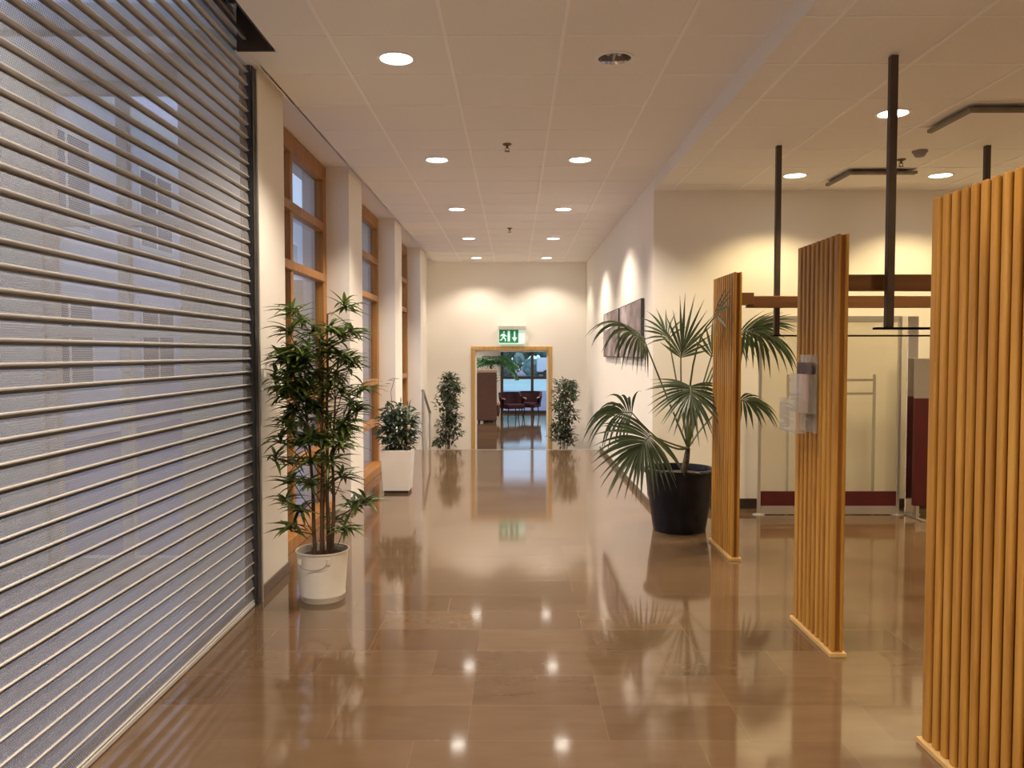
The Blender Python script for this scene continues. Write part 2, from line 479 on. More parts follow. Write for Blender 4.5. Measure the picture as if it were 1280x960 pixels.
def framed_window(name, plane, a0, a1, z0, z1, uprights, transoms, depth=.07, fw=.06, m='white', axis='Y'):
    """axis 'Y': the window lies along Y in the plane x=plane; axis 'X': along X in y=plane"""
    b = MB()
    def bx(u0, u1, w0, w1, d=depth, off=0):
        if axis == 'Y': b.box((plane - d / 2 + off, u0, w0), (plane + d / 2 + off, u1, w1), m)
        else: b.box((u0, plane - d / 2 + off, w0), (u1, plane + d / 2 + off, w1), m)
    bx(a0, a0 + fw, z0, z1); bx(a1 - fw, a1, z0, z1)
    bx(a0 + fw, a1 - fw, z0, z0 + fw); bx(a0 + fw, a1 - fw, z1 - fw, z1)
    for u in uprights: bx(u - fw / 2, u + fw / 2, z0 + fw, z1 - fw, depth * .9)
    for w in transoms: bx(a0 + fw, a1 - fw, w - fw / 2, w + fw / 2, depth * .95)
    o = struct(b.build(name, bevel=.004))
    g = MB()
    if axis == 'Y': g.box((plane - .004, a0 + fw * .5, z0 + fw * .5), (plane + .004, a1 - fw * .5, z1 - fw * .5), 'glass')
    else: g.box((a0 + fw * .5, plane - .004, z0 + fw * .5), (a1 - fw * .5, plane + .004, z1 - fw * .5), 'glass')
    g.build('pane', o)
    return o
b = MB(); b.box((-3.6, .1, 3.36), (-1.70, 4.7, 3.37), 'glass'); struct(b.build('window_8'))  # skylight added to bring blue sky light onto the shop floor
framed_window('window_4', 5.06, SX0, SX1, .10, 3.15, [-2.45], [1.6, 2.3], axis='X', fw=.07)
framed_window('window_5', -6.07, -2.6, 4.9, .10, 3.1, [-.7, 1.2, 3.0], [], fw=.07)  # unseen window, added so daylight reaches the shop floor

# ------------------------------------------------------------------ left windows, timber
wins = [(pil[0] + PW, pil[1]), (pil[1] + PW, pil[2]), (pil[2] + PW, pil[3])]
TR = [.60, 1.11, 2.145, 2.60]
for k, (y0, y1) in enumerate(wins):
    b = MB()
    zt = 3.165
    b.box((XW - .07, y0, .0), (XW + .01, y0 + .10, zt), 'frame'); b.box((XW - .07, y1 - .12, 0), (XW + .01, y1, zt), 'frame')
    b.box((XW - .07, y0 + .1, zt - .14), (XW + .012, y1 - .12, zt), 'frame')
    b.box((XW - .07, y0 + .1, 0), (XW + .10, y1 - .12, .10), 'frame')
    for u in (y0 + .94,):
        b.box((XW - .065, u - .04, .10), (XW + .008, u + .04, zt - .14), 'frame')
    o = struct(b.build('window_%d' % (k + 1), bevel=.005))
    t = MB()
    for z in TR:
        t.box((XW - .06, y0 + .1, z - .035), (XW + .03, y1 - .12, z + .035), 'frame')
    t.build('transom', o, bevel=.006)
    g = MB(); g.box((XW - .05, y0 + .05, .05), (XW - .044, y1 - .05, zt - .06), 'glass'); g.build('pane', o)

# ------------------------------------------------------------------ roller shutter
sh = thing('roller_shutter', 'perforated grey metal roller shutter drawn down along the left side', 'shutter', (0, 0, 0))
PIT = .0738
hook = [(-.011, .0738), (-.011, .0665), (-.001, .0645)]
prof = [(-.001, .0645), (.0035, .059), (.0065, .043), (.0085, .027), (.0090, .0125)]
lip = [(.0090, .0125), (.0130, .0120), (.0155, .0095), (.0150, .0060), (.0105, .003), (-.011, .0000)]
b = MB(); b.mi('perf'); b.mi('slatlip')
XS = -1.522
nsl = 45
for k in range(nsl):
    z0 = .026 + k * PIT
    for pf, mm in ((hook, 'slathook_shade'), (prof, 'perf'), (lip, 'slatlip')):
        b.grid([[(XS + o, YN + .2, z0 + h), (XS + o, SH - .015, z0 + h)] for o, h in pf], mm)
b.build('curtain', sh, smooth=True)
b = MB()
b.box((XS - .012, YN + .2, .004), (XS + .018, SH - .015, .026), 'slatlip')
b.build('bottom_bar', sh, bevel=.004)
b = MB()   # guide channel
b.box((XS - .04, SH + .055, 0), (XS + .04, SH + .075, 3.10), 'alu')
b.box((XS + .025, SH + .005, 0), (XS + .032, SH + .055, 3.10), 'dark')
b.box((XS - .032, SH - .03, 0), (XS - .026, SH + .055, 3.10), 'dark')
b.box((XS - .026, SH - .005, 0), (XS + .025, SH, 3.10), 'dark')
b.build('guide_rail', sh)
b = MB()   # housing in the ceiling slot
b.box((-1.60, YN + .2, 3.36), (-1.30, 4.40, 3.40), 'dark')
b.box((-1.318, YN + .2, 3.12), (-1.30, 4.40, 3.36), 'dark')
b.box((-1.50, 4.385, 3.10), (-1.30, 4.40, 3.36), 'darkmetal')
b.box((-1.46, YN + .2, 3.15), (-1.44, 4.36, 3.17), 'alu')
b.box((-1.36, YN + .2, 3.20), (-1.34, 4.36, 3.22), 'alu')
b.build('housing', sh)

# ------------------------------------------------------------------ far doorway
b = MB()
for x0, x1 in ((DX0 - .07, DX0), (DX1, DX1 + .07)):
    b.box((x0, YF - .02, ZL), (x1, YF + .17, DZ), 'doorframe')
b.box((DX0 - .07, YF - .02, DZ), (DX1 + .07, YF + .17, DZ + .07), 'doorframe')
o = struct(b.build('door_1', bevel=.006))
b = MB()
b.box((DX0, YF + .03, ZL), (DX0 + .03, YF + .12, DZ - .03), 'white'); b.box((DX1 - .03, YF + .03, ZL), (DX1, YF + .12, DZ - .03), 'white')
b.box((DX0, YF + .03, DZ - .03), (DX1, YF + .12, DZ), 'white')
b.build('door_stop', o)

# ------------------------------------------------------------------ lower hall beyond the doorway
YG = 26.0
b = MB()
b.box((-5, YF + .15, ZL), (-4.85, YG, 2.9), 'wall'); b.box((4.85, YF + .15, ZL), (5, YG, 2.9), 'wall')
b.box((-5, YG, ZL), (-.45, YG + .15, 2.9), 'wall'); b.box((4.0, YG, ZL), (5, YG + .15, 2.9), 'wall')
b.box((-5, YF + .15, 2.8), (5, YG + .15, 2.9), 'wall')
struct(b.build('wall_hall'))
framed_window('window_6', YG + .05, -.45, 4.0, ZL, 2.8, [.58, 2.3], [.66], axis='X', fw=.09, m='darkmetal')

# ------------------------------------------------------------------ outdoors
b = MB()
b.box((-30, 5.3, -.9), (-2.0, 60, -.12), 'path')
b.box((-60, YG + .3, -.75), (60, 44, -.62), 'path')
b.box((-60, 44, -.75), (60, 66, -.62), 'pave')
b.box((-60, 66, -.75), (60, 150, -.62), 'path')
b.box((-20, -6, -.9), (-6.2, 5.3, -.12), 'path')
struct(b.build('ground'))
bd = thing('building', 'pale rendered building across the street outside the left windows', 'building', (-8, 26, -.12))
b = MB(); b.box((-3, -14, 0), (0, 20, 6.4), 'facade'); b.box((-3.1, -14.1, 6.4), (.12, 20.1, 6.65), 'white'); b.build('wall', bd)
for k in range(9):
    for fl in range(2):
        w = MB(); y = -12.5 + k * 3.6; z = .9 + fl * 2.9
        w.box((-.02, y, z), (.03, y + 1.7, z + 1.8), 'white'); w.box((-.01, y + .1, z + .1), (.036, y + .8, z + 1.7), 'facadewin'); w.box((-.01, y + .9, z + .1), (.036, y + 1.6, z + 1.7), 'facadewin')
        w.build('window', bd)

# ------------------------------------------------------------------ downlights
def make_downlight(lit):
    root = bpy.data.objects.new('downlight', None); COL.objects.link(root); root.empty_display_size = .1
    b = MB()
    b.lathe([(LAMP_R + .012, 0.0), (LAMP_R + .012, -.005), (LAMP_R + .002, -.007), (LAMP_R - .008, -.004), (LAMP_R - .008, 0)], n=40, m='white', caps=(False, False))
    b.build('trim_ring', root, smooth=True)
    b = MB()
    if lit: prof = [(LAMP_R - .008, -.002), (LAMP_R - .010, .03), (LAMP_R - .012, .05)]
    else: prof = [(LAMP_R - .008, -.002), (LAMP_R - .016, .05), (LAMP_R - .04, .10), (.02, .12)]
    b.lathe(prof, n=40, m='white' if lit else 'chrome', caps=(False, False)); b.build('reflector', root, smooth=True)
    if lit:
        b = MB(); b.lathe([(LAMP_R - .011, .006), (.05, .004), (.003, .003)], n=40, m='lamp', caps=(False, True)); b.build('diffuser', root, smooth=True)
    else:
        for dx in (-.030, .030):
            b = MB(); b.tube([(dx, -.05, .045), (dx, .05, .045)], .015, 12, 'lampoff'); b.build('bulb', root, smooth=True)
        b = MB(); b.box((-.004, -.08, .012), (.004, .08, .04), 'greymetal'); b.build('baffle', root)
    return root
WARM = (1.0, .85, .69)
def spot(x, y, z, e, size=124, color=WARM, blend=.55):
    d = bpy.data.lights.new('downlight_lamp', 'SPOT'); d.energy = e; d.color = color
    d.spot_size = math.radians(size); d.spot_blend = blend; d.shadow_soft_size = .05
    o = bpy.data.objects.new('downlight_lamp', d); COL.objects.link(o); o.location = (x, y, z - .012)
    return o
E_C, E_R = 160, 80
lit0 = make_downlight(True); off0 = make_downlight(False)
names = ['nearest', 'second', 'third', 'fourth', 'farthest']
used = False
for i, x in enumerate(LX):
    for j, y in enumerate(LY):
        if i == 1 and j == 0:
            r = off0; lab = 'unlit round ceiling downlight with bare reflector, nearest of the right row in the corridor'
        else:
            r = lit0 if not used else copy_tree(lit0); used = True
            lab = 'lit round ceiling downlight, %s of the %s row along the corridor' % (names[j], 'left' if i == 0 else 'right')
            spot(x, y, ZC, E_C * (.45 if j == 4 else 1))
        r.location = (x, y, ZC)
        tag(r, lab, 'ceiling light', 'downlights in the corridor ceiling')
for y in (2.17, -.16, -2.3):
    for x in LX: spot(x, y, ZC, E_C)
pos = {(0, 0): 'lit round downlight behind the nearer dark hanging pole, right ceiling',
       (0, 1): 'lit round downlight right of the thin far hanging pole, near the back wall',
       (1, 1): 'lit round downlight above the near slatted screen, by the back wall'}
for i, x in enumerate(RX):
    for j, y in enumerate(RY):
        spot(x, y, ZR, E_R, color=(1, .77, .40))
        if (i, j) in pos:
            r = copy_tree(lit0); r.location = (x, y, ZR)
            tag(r, pos[(i, j)], 'ceiling light', 'downlights in the right-hand ceiling')
        else:
            r = copy_tree(lit0); r.location = (x, y, ZR)
            tag(r, 'lit round downlight in the right-hand ceiling, out past the near slatted screen', 'ceiling light', 'downlights in the right-hand ceiling')
    for y in (3.35, 1.58, -.2, -1.9): spot(x, y, ZR, E_R * .45, color=(1, .77, .40))
# lamps of the lower hall
for x in (-2, 1.5):
    for y in (17, 19.5, 22, 24.5): spot(x, y, 2.78, 150)

# ------------------------------------------------------------------ sprinklers, detector, air diffusers
def sprinkler(loc, lab):
    r = thing('sprinkler', lab, 'sprinkler', loc, 'ceiling sprinklers')
    b = MB(); b.lathe([(.035, 0), (.035, -.006), (.016, -.014), (.011, -.016)], n=20, m='sprinkler', caps=(False, True)); b.build('escutcheon', r, smooth=True)
    b = MB(); b.lathe([(.010, -.016), (.008, -.035)], n=12, m='sprinkler'); b.tube([(-.014, 0, -.03), (-.012, 0, -.048), (0, 0, -.055)], .003, 6, 'sprinkler'); b.tube([(.014, 0, -.03), (.012, 0, -.048), (0, 0, -.055)], .003, 6, 'sprinkler'); b.build('head', r)
    b = MB(); b.lathe([(.02, -.058), (.021, -.055)], n=16, m='sprinkler'); b.build('deflector', r)
sprinkler((-.057, 6.32, ZC), 'small brass ceiling sprinkler between the two rows of corridor downlights, nearer one')
sprinkler((-.062, 10.53, ZC), 'small brass ceiling sprinkler between the two rows of corridor downlights, farther one')
sprinkler((3.02, 6.32, ZR), 'small dark sprinkler in the right-hand ceiling beside the smoke detector')
r = thing('smoke_detector', 'small round smoke detector on the right-hand ceiling', 'smoke detector', (3.03, 6.05, ZR))
b = MB(); b.lathe([(.055, 0), (.055, -.012), (.05, -.018)], n=24, m='greypanel', caps=(False, True)); b.build('base', r, smooth=True)
b = MB(); b.lathe([(.042, -.018), (.042, -.034), (.03, -.046), (.012, -.048)], n=24, m='greypanel', caps=(False, True)); b.build('sensor_head', r, smooth=True)
def diffuser(x0, x1, y0, y1, lab):
    r = thing('air_diffuser', lab, 'air vent', ((x0 + x1) / 2, (y0 + y1) / 2, ZR), 'hanging air diffusers')
    w, l = (x1 - x0) / 2, (y1 - y0) / 2
    b = MB()
    b.box((-w + .06, -l + .06, -.03), (w - .06, l - .06, 0), 'dark'); b.build('duct_neck', r)
    b = MB()
    ring = lambda e, z: [(-w - e, -l - e, z), (w + e, -l - e, z), (w + e, l + e, z), (-w - e, l + e, z)]
    b.grid([ring(.0, -.022), ring(0, -.042), ring(-.02, -.050)], 'browngrey', True); b.cap(ring(0, -.022), 'browngrey'); b.build('plate_edge', r)
    b = MB(); b.cap(ring(-.02, -.050), 'ceiling', True); b.cap(ring(-.02, -.0499), 'ceiling'); b.build('face_plate', r)
diffuser(2.76, 3.32, 4.92, 5.42, 'square grey edged air diffuser plate under the right-hand ceiling, nearer one')
diffuser(2.74, 3.30, 6.62, 7.12, 'square grey edged air diffuser plate under the right-hand ceiling, near the back wall')

# ------------------------------------------------------------------ slatted timber screens with cross beams
SCR_H = 2.035
def make_screen(length):
    r = bpy.data.objects.new('slatted_screen', None); COL.objects.link(r); r.empty_display_size = .2
    W = .056
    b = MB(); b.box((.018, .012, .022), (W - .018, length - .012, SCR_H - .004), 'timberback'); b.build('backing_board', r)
    b = MB()
    n = round(length / .0585); p = (length) / n
    for k in range(n):
        y0 = k * p + .012 * (k > 0); y1 = (k + 1) * p - .012 * (k < n - 1)
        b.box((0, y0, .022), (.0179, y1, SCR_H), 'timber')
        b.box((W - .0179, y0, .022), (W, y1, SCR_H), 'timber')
    b.build('slats', r, bevel=.006)
    b = MB(); b.box((-.014, -.012, 0), (W + .012, length + .012, .022), 'timberbase'); b.build('base_rail', r, bevel=.003)
    return r
def beam(r, length, y, x1, z):
    W = .056
    b = MB(); b.box((W + .09, y - .03, z - .045), (x1, y + .03, z + .04), 'beam'); o = b.build('cross_beam', r, bevel=.004)
    b = MB(); b.box((W, y - .045, z - .025), (W + .13, y + .045, z + .062), 'beam'); b.build('beam_bracket', o, bevel=.003)
scr = [(1.533, 2.32, 2.965, 'wide slatted timber screen in the near right foreground'),
       (1.534, 3.82, 4.36, 'slatted timber screen carrying the clear brochure holder'),
       (1.534, 5.61, 6.20, 'slatted timber screen beside the black palm pot')]
for x, y0, y1, lab in scr:
    r = make_screen(y1 - y0); r.location = (x, y0, 0)
    tag(r, lab, 'screen', 'slatted timber screens')
    beam(r, y1 - y0, {2.32: .3, 3.82: .41, 5.61: .20}[y0], 2.5, at(1110, 350, 4.09).z if y0 > 2.5 else 1.84)

# ------------------------------------------------------------------ hanging bars on poles
def hanging(y, xa, xb, poles, zb, lab):
    r = thing('hanging_rail', lab, 'hanging rail', (xa, y, ZR), 'dark hanging rails')
    for x in poles:
        b = MB(); b.box((x - xa - .019, -.019, zb - ZR + .012), (x - xa + .019, .019, 0), 'darkmetal'); o = b.build('pole', r, bevel=.003)
        b = MB(); b.box((0, -.03, zb - ZR), (xb - xa, .03, zb - ZR + .012), 'darkmetal'); b.build('bar', r, bevel=.002)
zb = at(1105, 412, 4.14).z
hanging(4.14, 1.86, 3.9, (1.93, 3.45), zb, 'dark metal rail hung from the ceiling on a thick pole, nearer one')
hanging(5.91, 1.90, 3.9, (1.93, 3.45), zb, 'dark metal rail hung from the ceiling on a thin pole, farther one')

# ------------------------------------------------------------------ brochure holder on the middle screen
r = thing('brochure_holder', 'clear acrylic brochure holder on the side of the middle slatted screen', 'brochure holder', (1.534, 4.16, 1.06))
# three stepped pockets
b = MB()
b.box((-.008, -.12, .0), (-.004, .12, .40), 'acrylic'); b.build('back_plate', r)
for k, (zz, x0, x1, hh) in enumerate(((.0, -.115, -.062, .17), (.10, -.060, -.010, .20))):
    b = MB()
    b.box((x0, -.12, zz), (x1, .12, zz + .004), 'acrylic'); b.box((x0, -.12, zz + .004), (x0 + .004, .12, zz + hh), 'acrylic')
    b.box((x0 + .004, -.12, zz + .004), (x1, -.116, zz + hh), 'acrylic'); b.box((x0 + .004, .116, zz + .004), (x1, .12, zz + hh), 'acrylic')
    b.build('pocket', r)
b = MB(); b.box((-.030, -.10, 1.06 + .105), (-.022, .10, 1.06 + .36), 'paper')
o = b.build('leaflet', None); o.location = (1.534, 4.16, 0); tag(o, 'dark printed leaflet in the upper pocket of the brochure holder', 'leaflet')
b = MB(); b.box((-.048, -.10, 1.06 + .105), (-.042, .02, 1.06 + .30), 'pink')
o = b.build('leaflet', None); o.location = (1.534, 4.16, 0); tag(o, 'pinkish leaflet in front of the dark one in the brochure holder', 'leaflet')

# ------------------------------------------------------------------ free-standing glass partition, chrome post, grey and maroon panel
YP = 7.22
xa, xb = at(948, 643, YP).x, at(1121, 643, YP).x
r = thing('glass_partition', 'free standing glass partition with maroon lower band before the back wall', 'partition', ((xa + xb) / 2, YP, 0))
hw = (xb - xa) / 2
ztop = at(1000, 395, YP).z
for s in (-1, 1):
    b = MB(); b.box((s * hw - .014, -.014, .012), (s * hw + .014, .014, ztop), 'alu'); o = b.build('post', r, bevel=.003)
    b = MB(); b.lathe([(.055, 0), (.055, .006), (.02, .014)], (s * hw, 0, 0), 20, 'alu'); b.build('foot', o, smooth=True)
zm1, zm0, zk = at(1000, 614, YP).z, at(1000, 632, YP).z, at(1000, 642.5, YP).z
b = MB(); b.box((-hw + .014, -.012, ztop - .055), (hw - .014, .012, ztop), 'greymetal'); b.build('top_rail', r, bevel=.003)
b = MB(); b.box((-hw + .014, -.004, zm1), (hw - .014, .004, ztop - .055), 'frosted'); b.build('glass_panel', r)
b = MB(); b.box((-hw + .014, -.010, zm0), (hw - .014, .010, zm1), 'maroon'); b.build('lower_band', r)
b = MB(); b.box((-hw + .014, -.012, zk), (hw - .014, .012, zm0), 'greypanel'); b.build('kick_plate', r)
xc0, xc1 = at(1131, 640, YP).x, at(1145, 640, YP).x
r = thing('metal_post', 'broad shiny metal post standing right of the glass partition', 'post', ((xc0 + xc1) / 2, YP + .06, 0))
w = (xc1 - xc0) / 2
b = MB(); b.box((-w, -w, .012), (w, w, ztop), 'chrome'); b.build('shaft', r, bevel=.008)
b = MB(); b.box((-w - .03, -w - .03, 0), (w + .03, w + .03, .012), 'alu'); b.build('foot_plate', r, bevel=.003)
YQ = 7.05
r = thing('panel_divider', 'low grey and maroon panel divider behind the near slatted screen', 'partition', (at(1141, 600, YQ).x, YQ, 0))
zg, zmm, zb0 = at(1150, 448, YQ).z, at(1150, 498, YQ).z, at(1150, 632, YQ).z
b = MB(); b.box((0, -.02, zmm), (1.2, .02, zg), 'greypanel'); b.build('upper_panel', r, bevel=.004)
b = MB(); b.box((0, -.02, zb0), (1.2, .02, zmm), 'maroon'); b.build('lower_panel', r, bevel=.004)
for x in (.04, 1.16):
    b = MB(); b.box((x - .015, -.015, .01), (x + .015, .015, zb0), 'alu'); b.box((x - .02, -.13, 0), (x + .02, .13, .012), 'alu'); b.build('foot', r, bevel=.003)
YK = 7.38  # bars added behind the glass in place of a reflection in it
xk0, xk1 = at(985, 480, YK).x, at(1093, 480, YK).x
r = thing('glass_reflection', 'thin grey metal bars standing in for a reflection in the glass partition', 'reflection', (xk0, YK, 0))
for x in (0, xk1 - xk0):
    b = MB(); b.box((x - .011, -.011, .0), (x + .011, .011, at(1000, 468, YK).z), 'greymetal'); b.build('upright', r, bevel=.002)
for y in (475, 492):
    z = at(1000, y, YK).z; b = MB(); b.box((.011, -.008, z - .011), (xk1 - xk0 - .011, .008, z + .011), 'greymetal'); b.build('crossbar', r, bevel=.002)

# ------------------------------------------------------------------ pictures on the right wall of the corridor
def picture(y0, y1, z0, z1, name):
    m, nt, bs = mat(name)
    v = coords(nt, (1, 1.2, 1.6)); n = N(nt, 'ShaderNodeTexNoise'); n.inputs['Scale'].default_value = 2.4; n.inputs['Detail'].default_value = 5
    nt.links.new(v, n.inputs['Vector'])
    nt.links.new(ramp(nt, n.outputs['Fac'], [(.3, (.07, .05, .05)), (.5, (.28, .22, .23)), (.68, (.50, .43, .45))]), bs.inputs['Base Color'])
    M[name] = m
    return name
def hang_picture(y0, y1, z0, z1, name, lab):
    r = thing('framed_picture', lab, 'picture', (XR, (y0 + y1) / 2, (z0 + z1) / 2), 'grey pictures on the corridor wall')
    hl, hz = (y1 - y0) / 2, (z1 - z0) / 2
    b = MB(); b.box((-.035, -hl, -hz), (-.002, hl, hz), 'dark'); b.build('frame', r, bevel=.003)
    b = MB(); b.box((-.038, -hl + .012, -hz + .012), (-.0345, hl - .012, hz - .012), picture(y0, y1, z0, z1, name)); b.build('print', r)
p0 = at(803, 373, 8.06); p1 = at(803, 448, 8.06)
hang_picture(8.02, 9.62, p1.z, p0.z, 'grey photo print', 'mauve grey picture on the corridor wall, nearer of the two behind the palm')
hang_picture(9.78, 11.38, p1.z, p0.z, 'dark photo print', 'dark grey picture on the corridor wall, farther of the two behind the palm')

# ------------------------------------------------------------------ exit sign
s0 = at(624, 411, YF); s1 = at(656, 430, YF)
r = thing('exit_sign', 'green and white emergency exit sign above the far doorway', 'sign', ((s0.x + s1.x) / 2, YF, s1.z))
w, h = (s1.x - s0.x) / 2, s0.z - s1.z
b = MB(); b.box((-w - .015, -.09, h - .02), (w + .015, -.001, h + .05), 'signframe'); b.build('housing', r, bevel=.006)
b = MB(); b.box((-w, -.055, 0), (w, -.045, h - .02), 'signwhite'); face = b.build('face', r)
y = -.0565
gx1 = w * .50
b = MB(); b.box((-w, y, .02), (gx1, -.055, h - .02), 'signgreen'); b.build('green_field', face)
def flat(pts, nm, m='signwhite', yy=-.0585):
    b = MB(); f = [(px, yy, pz) for px, pz in pts]; bk = [(px, yy + .0018, pz) for px, pz in pts]
    b.cap(f, m); b.cap(bk, m, True); b.grid([f, bk], m, True); return b.build(nm, face)
hh = h - .04
def q(u, v): return (-w + (gx1 + w) * u, .02 + hh * v)
# running figure, doorway and arrow of the standard escape sign
n = 10
flat([(q(.25, .83)[0] + .016 * math.cos(2 * PI * k / n), q(.25, .83)[1] + .016 * math.sin(2 * PI * k / n)) for k in range(n)], 'pictogram')
flat([q(*t) for t in ((.17, .70), (.27, .72), (.33, .58), (.40, .54), (.39, .48), (.29, .52), (.27, .42), (.36, .30), (.34, .10), (.29, .10), (.30, .27), (.20, .36), (.13, .18), (.03, .18), (.03, .24), (.10, .25), (.17, .42), (.17, .58), (.11, .50), (.06, .54), (.12, .66))], 'pictogram')
flat([q(*t) for t in ((.44, .10), (.44, .92), (.56, .92), (.56, .10))], 'pictogram')
flat([q(*t) for t in ((.80, .08), (.66, .42), (.76, .42), (.76, .90), (.84, .90), (.84, .42), (.94, .42))], 'pictogram')

# ------------------------------------------------------------------ handrail at the steps
hx = at(530, 500, 12.2).x
r = thing('handrail', 'dark handrail with two posts beside the steps at the left end', 'handrail', (hx, 12.07, 0))
pa = (0, 0, .90); pb = (0, .95, .50)
b = MB(); b.tube([(0, -.05, .90), pa, pb, (0, 1.02, .50)], .021, 10, 'greymetal'); b.build('rail', r, smooth=True)
b = MB(); b.tube([(0, 0, .003), (0, 0, .895)], .017, 10, 'greymetal'); b.build('post', r, smooth=True)
b = MB(); b.tube([(0, .95, ZL), (0, .95, .495)], .017, 10, 'greymetal'); b.build('post', r, smooth=True)

# ------------------------------------------------------------------ plants
def rnd(a, c): return random.uniform(a, c)
# tall lance-leaved plant in a white bucket
PY = 4.74
base = Vector((at(404, 760, 4.58).x * PY / 4.58, PY, 0))
r = thing('potted_plant', 'tall dark leafy plant in a white bucket beside the shutter', 'plant', base)
b = MB()
H = .30
b.lathe([(.125, 0), (.128, .004), (.131, .03), (.133, .032), (.134, .038), (.132, .042), (.150, H - .012), (.158, H - .006), (.158, H), (.150, H), (.146, H - .02), (.146, H - .05)], n=48, m='whitepot', caps=(True, False))
pot = b.build('bucket', r, smooth=True)
b = MB()
arc = [(.085 * math.sin(t) - .02, -.150 - .012 * math.sin(abs(t)) , .262 - .055 * math.cos(t)) for t in [(-1.35 + 2.7 * k / 12) for k in range(13)]]
b.tube(arc, .0028, 6, 'greymetal')
for sx in (-1, 1): b.lathe([(.012, -.016), (.012, .016)], (sx * .083 - .02, -.135, .255), 10, 'whitepot')
b.build('handle', pot, smooth=True)
b = MB(); b.lathe([(.146, H - .045), (.08, H - .035), (.002, H - .03)], n=32, m='soil', caps=(False, True)); b.build('soil', r)
stems = [(-.045, .0, 1.35), (.0, -.03, 1.55), (.03, .02, 1.70), (.055, -.01, 1.2), (-.012, .04, 1.62)]
paths = []
for sx, sy, top in stems:
    pts = [Vector((sx, sy, H - .05))]
    x, y = sx, sy
    for k in range(1, 9):
        x += rnd(-.008, .008) + sx * .05; y += rnd(-.008, .008) + sy * .06
        pts.append(Vector((x, y, H - .05 + (top - H + .05) * k / 8)))
    paths.append(pts)
    b = MB(); b.tube(pts, [.013 - .008 * k / 8 for k in range(9)], 8, 'stem'); b.build('stem', r, smooth=True)
cl = [(365, 385), (378, 396), (432, 378), (362, 410), (390, 412), (412, 408), (440, 410), (427, 418), (350, 440), (375, 438), (400, 440), (425, 440), (343, 466), (366, 465), (392, 465), (418, 466),
      (438, 452), (352, 488), (377, 490), (402, 488), (428, 485), (452, 480), (345, 478), (372, 478), (412, 478), (358, 520), (384, 525), (408, 520), (430, 528), (352, 545), (378, 548), (402, 548), (425, 550),
      (345, 568), (366, 572), (390, 572), (412, 570), (428, 590), (366, 598), (388, 600), (408, 606), (356, 622), (376, 632), (418, 645), (442, 628), (455, 622), (430, 658), (367, 655), (437, 500), (446, 508), (395, 505), (370, 505), (382, 450), (405, 425)]
cl += [(rnd(358, 438), rnd(425, 560)) for _ in range(26)]
fo = MB(); fo.mi('leafdark'); tw = MB(); tw.mi('stem')
for (px, py) in cl:
    c = at(px, py + 4, PY + rnd(-.17, .17)) - base
    best = min((p for pts in paths for p in pts), key=lambda p: (p - c - Vector((0, 0, -.12))).length)
    tw.tube([best, (best + c) * .5 + Vector((0, 0, -.01)), c], [.004, .003, .0025], 5)
    out = Vector((c.x, c.y, 0)); out = out.normalized() if out.length > .03 else Vector((0, -1, 0))
    for k in range(25):
        a = 2 * PI * k / 25 + rnd(-.3, .3)
        d = Vector((math.cos(a), math.sin(a), rnd(-.25, .75))) + out * .35
        L = rnd(.09, .175)
        if (base + c + d.normalized() * L).x < -1.49: continue
        fo.blade(c + Vector((rnd(-.012, .012), rnd(-.012, .012), rnd(-.03, .02))), d, (0, 0, 1), L, rnd(.018, .028), rnd(.25, 1.0), 4, .2,
                 prof=lambda t: max(.05, math.sin(PI * min(1, (.12 + .88 * t)) ** .9)))
tw.build('twigs', r); fo.build('foliage', r)

# square white planter with a bush
c0 = at(496, 617, 8.34); Yq = 8.30
bx0, bx1 = at(478, 617, 8.3).x, at(512, 617, 8.3).x
w = (bx1 - bx0) / 2
pc = Vector(((bx0 + bx1) / 2, 8.3 + w, 0))
r = thing('potted_bush', 'green bushy plant in a tapered white square planter by the windows', 'plant', pc)
Hp = .455
sq = lambda e, z: [(-e, -e, z), (e, -e, z), (e, e, z), (-e, e, z)]
b = MB()
b.grid([sq(w - .015, 0), sq(w - .015, .03)], 'dark', True)
b.grid([sq(w - .004, .03), sq(w + .02, Hp), sq(w + .006, Hp), sq(w + .002, Hp - .05)], 'planter', True); b.cap(sq(w - .004, .03), 'planter', True)
b.build('planter', r, bevel=.006)
b = MB(); b.cap(sq(w + .001, Hp - .03), 'soil'); b.build('soil', r)
fo = MB(); fo.mi('leafbush'); st = MB(); st.mi('stem')
for k in range(9):
    a = 2 * PI * k / 9; tip = Vector((.13 * math.cos(a), .13 * math.sin(a), Hp + rnd(.3, .5)))
    st.tube([(.03 * math.cos(a), .03 * math.sin(a), Hp - .03), tip * .6 + Vector((0, 0, Hp * .35)), tip], .005, 5)
def bush_leaves(mb, n, cen, rx, ry, rz, L, W):
    for k in range(n):
        while True:
            u = Vector((rnd(-1, 1), rnd(-1, 1), rnd(-1, 1)))
            if .25 < u.length < 1: break
        p = Vector((cen[0] + u.x * rx, cen[1] + u.y * ry, cen[2] + u.z * rz))
        d = Vector((u.x + rnd(-.6, .6), u.y + rnd(-.6, .6), rnd(-.5, .6)))
        mb.blade(p, d, (rnd(-.3, .3), rnd(-.3, .3), 1), L * rnd(.7, 1.3), W * rnd(.8, 1.2), rnd(.2, .9), 3, .15)
bush_leaves(fo, 620, (0, 0, Hp + .23), .21, .21, .27, .08, .038)
st.tube([(-.05, 0, Hp), (-.06, 0, Hp + .5), (-.07, .0, .60 + Hp), (-.03, 0, Hp + .74)], .003, 5)
for k in range(5): fo.blade((-.05 + rnd(-.03, .03), 0, Hp + rnd(.68, .74)), (rnd(-1, 1), rnd(-1, 1), .1), (0, 0, 1), .06, .022, .4, 3)
st.build('stems', r); fo.build('foliage', r)

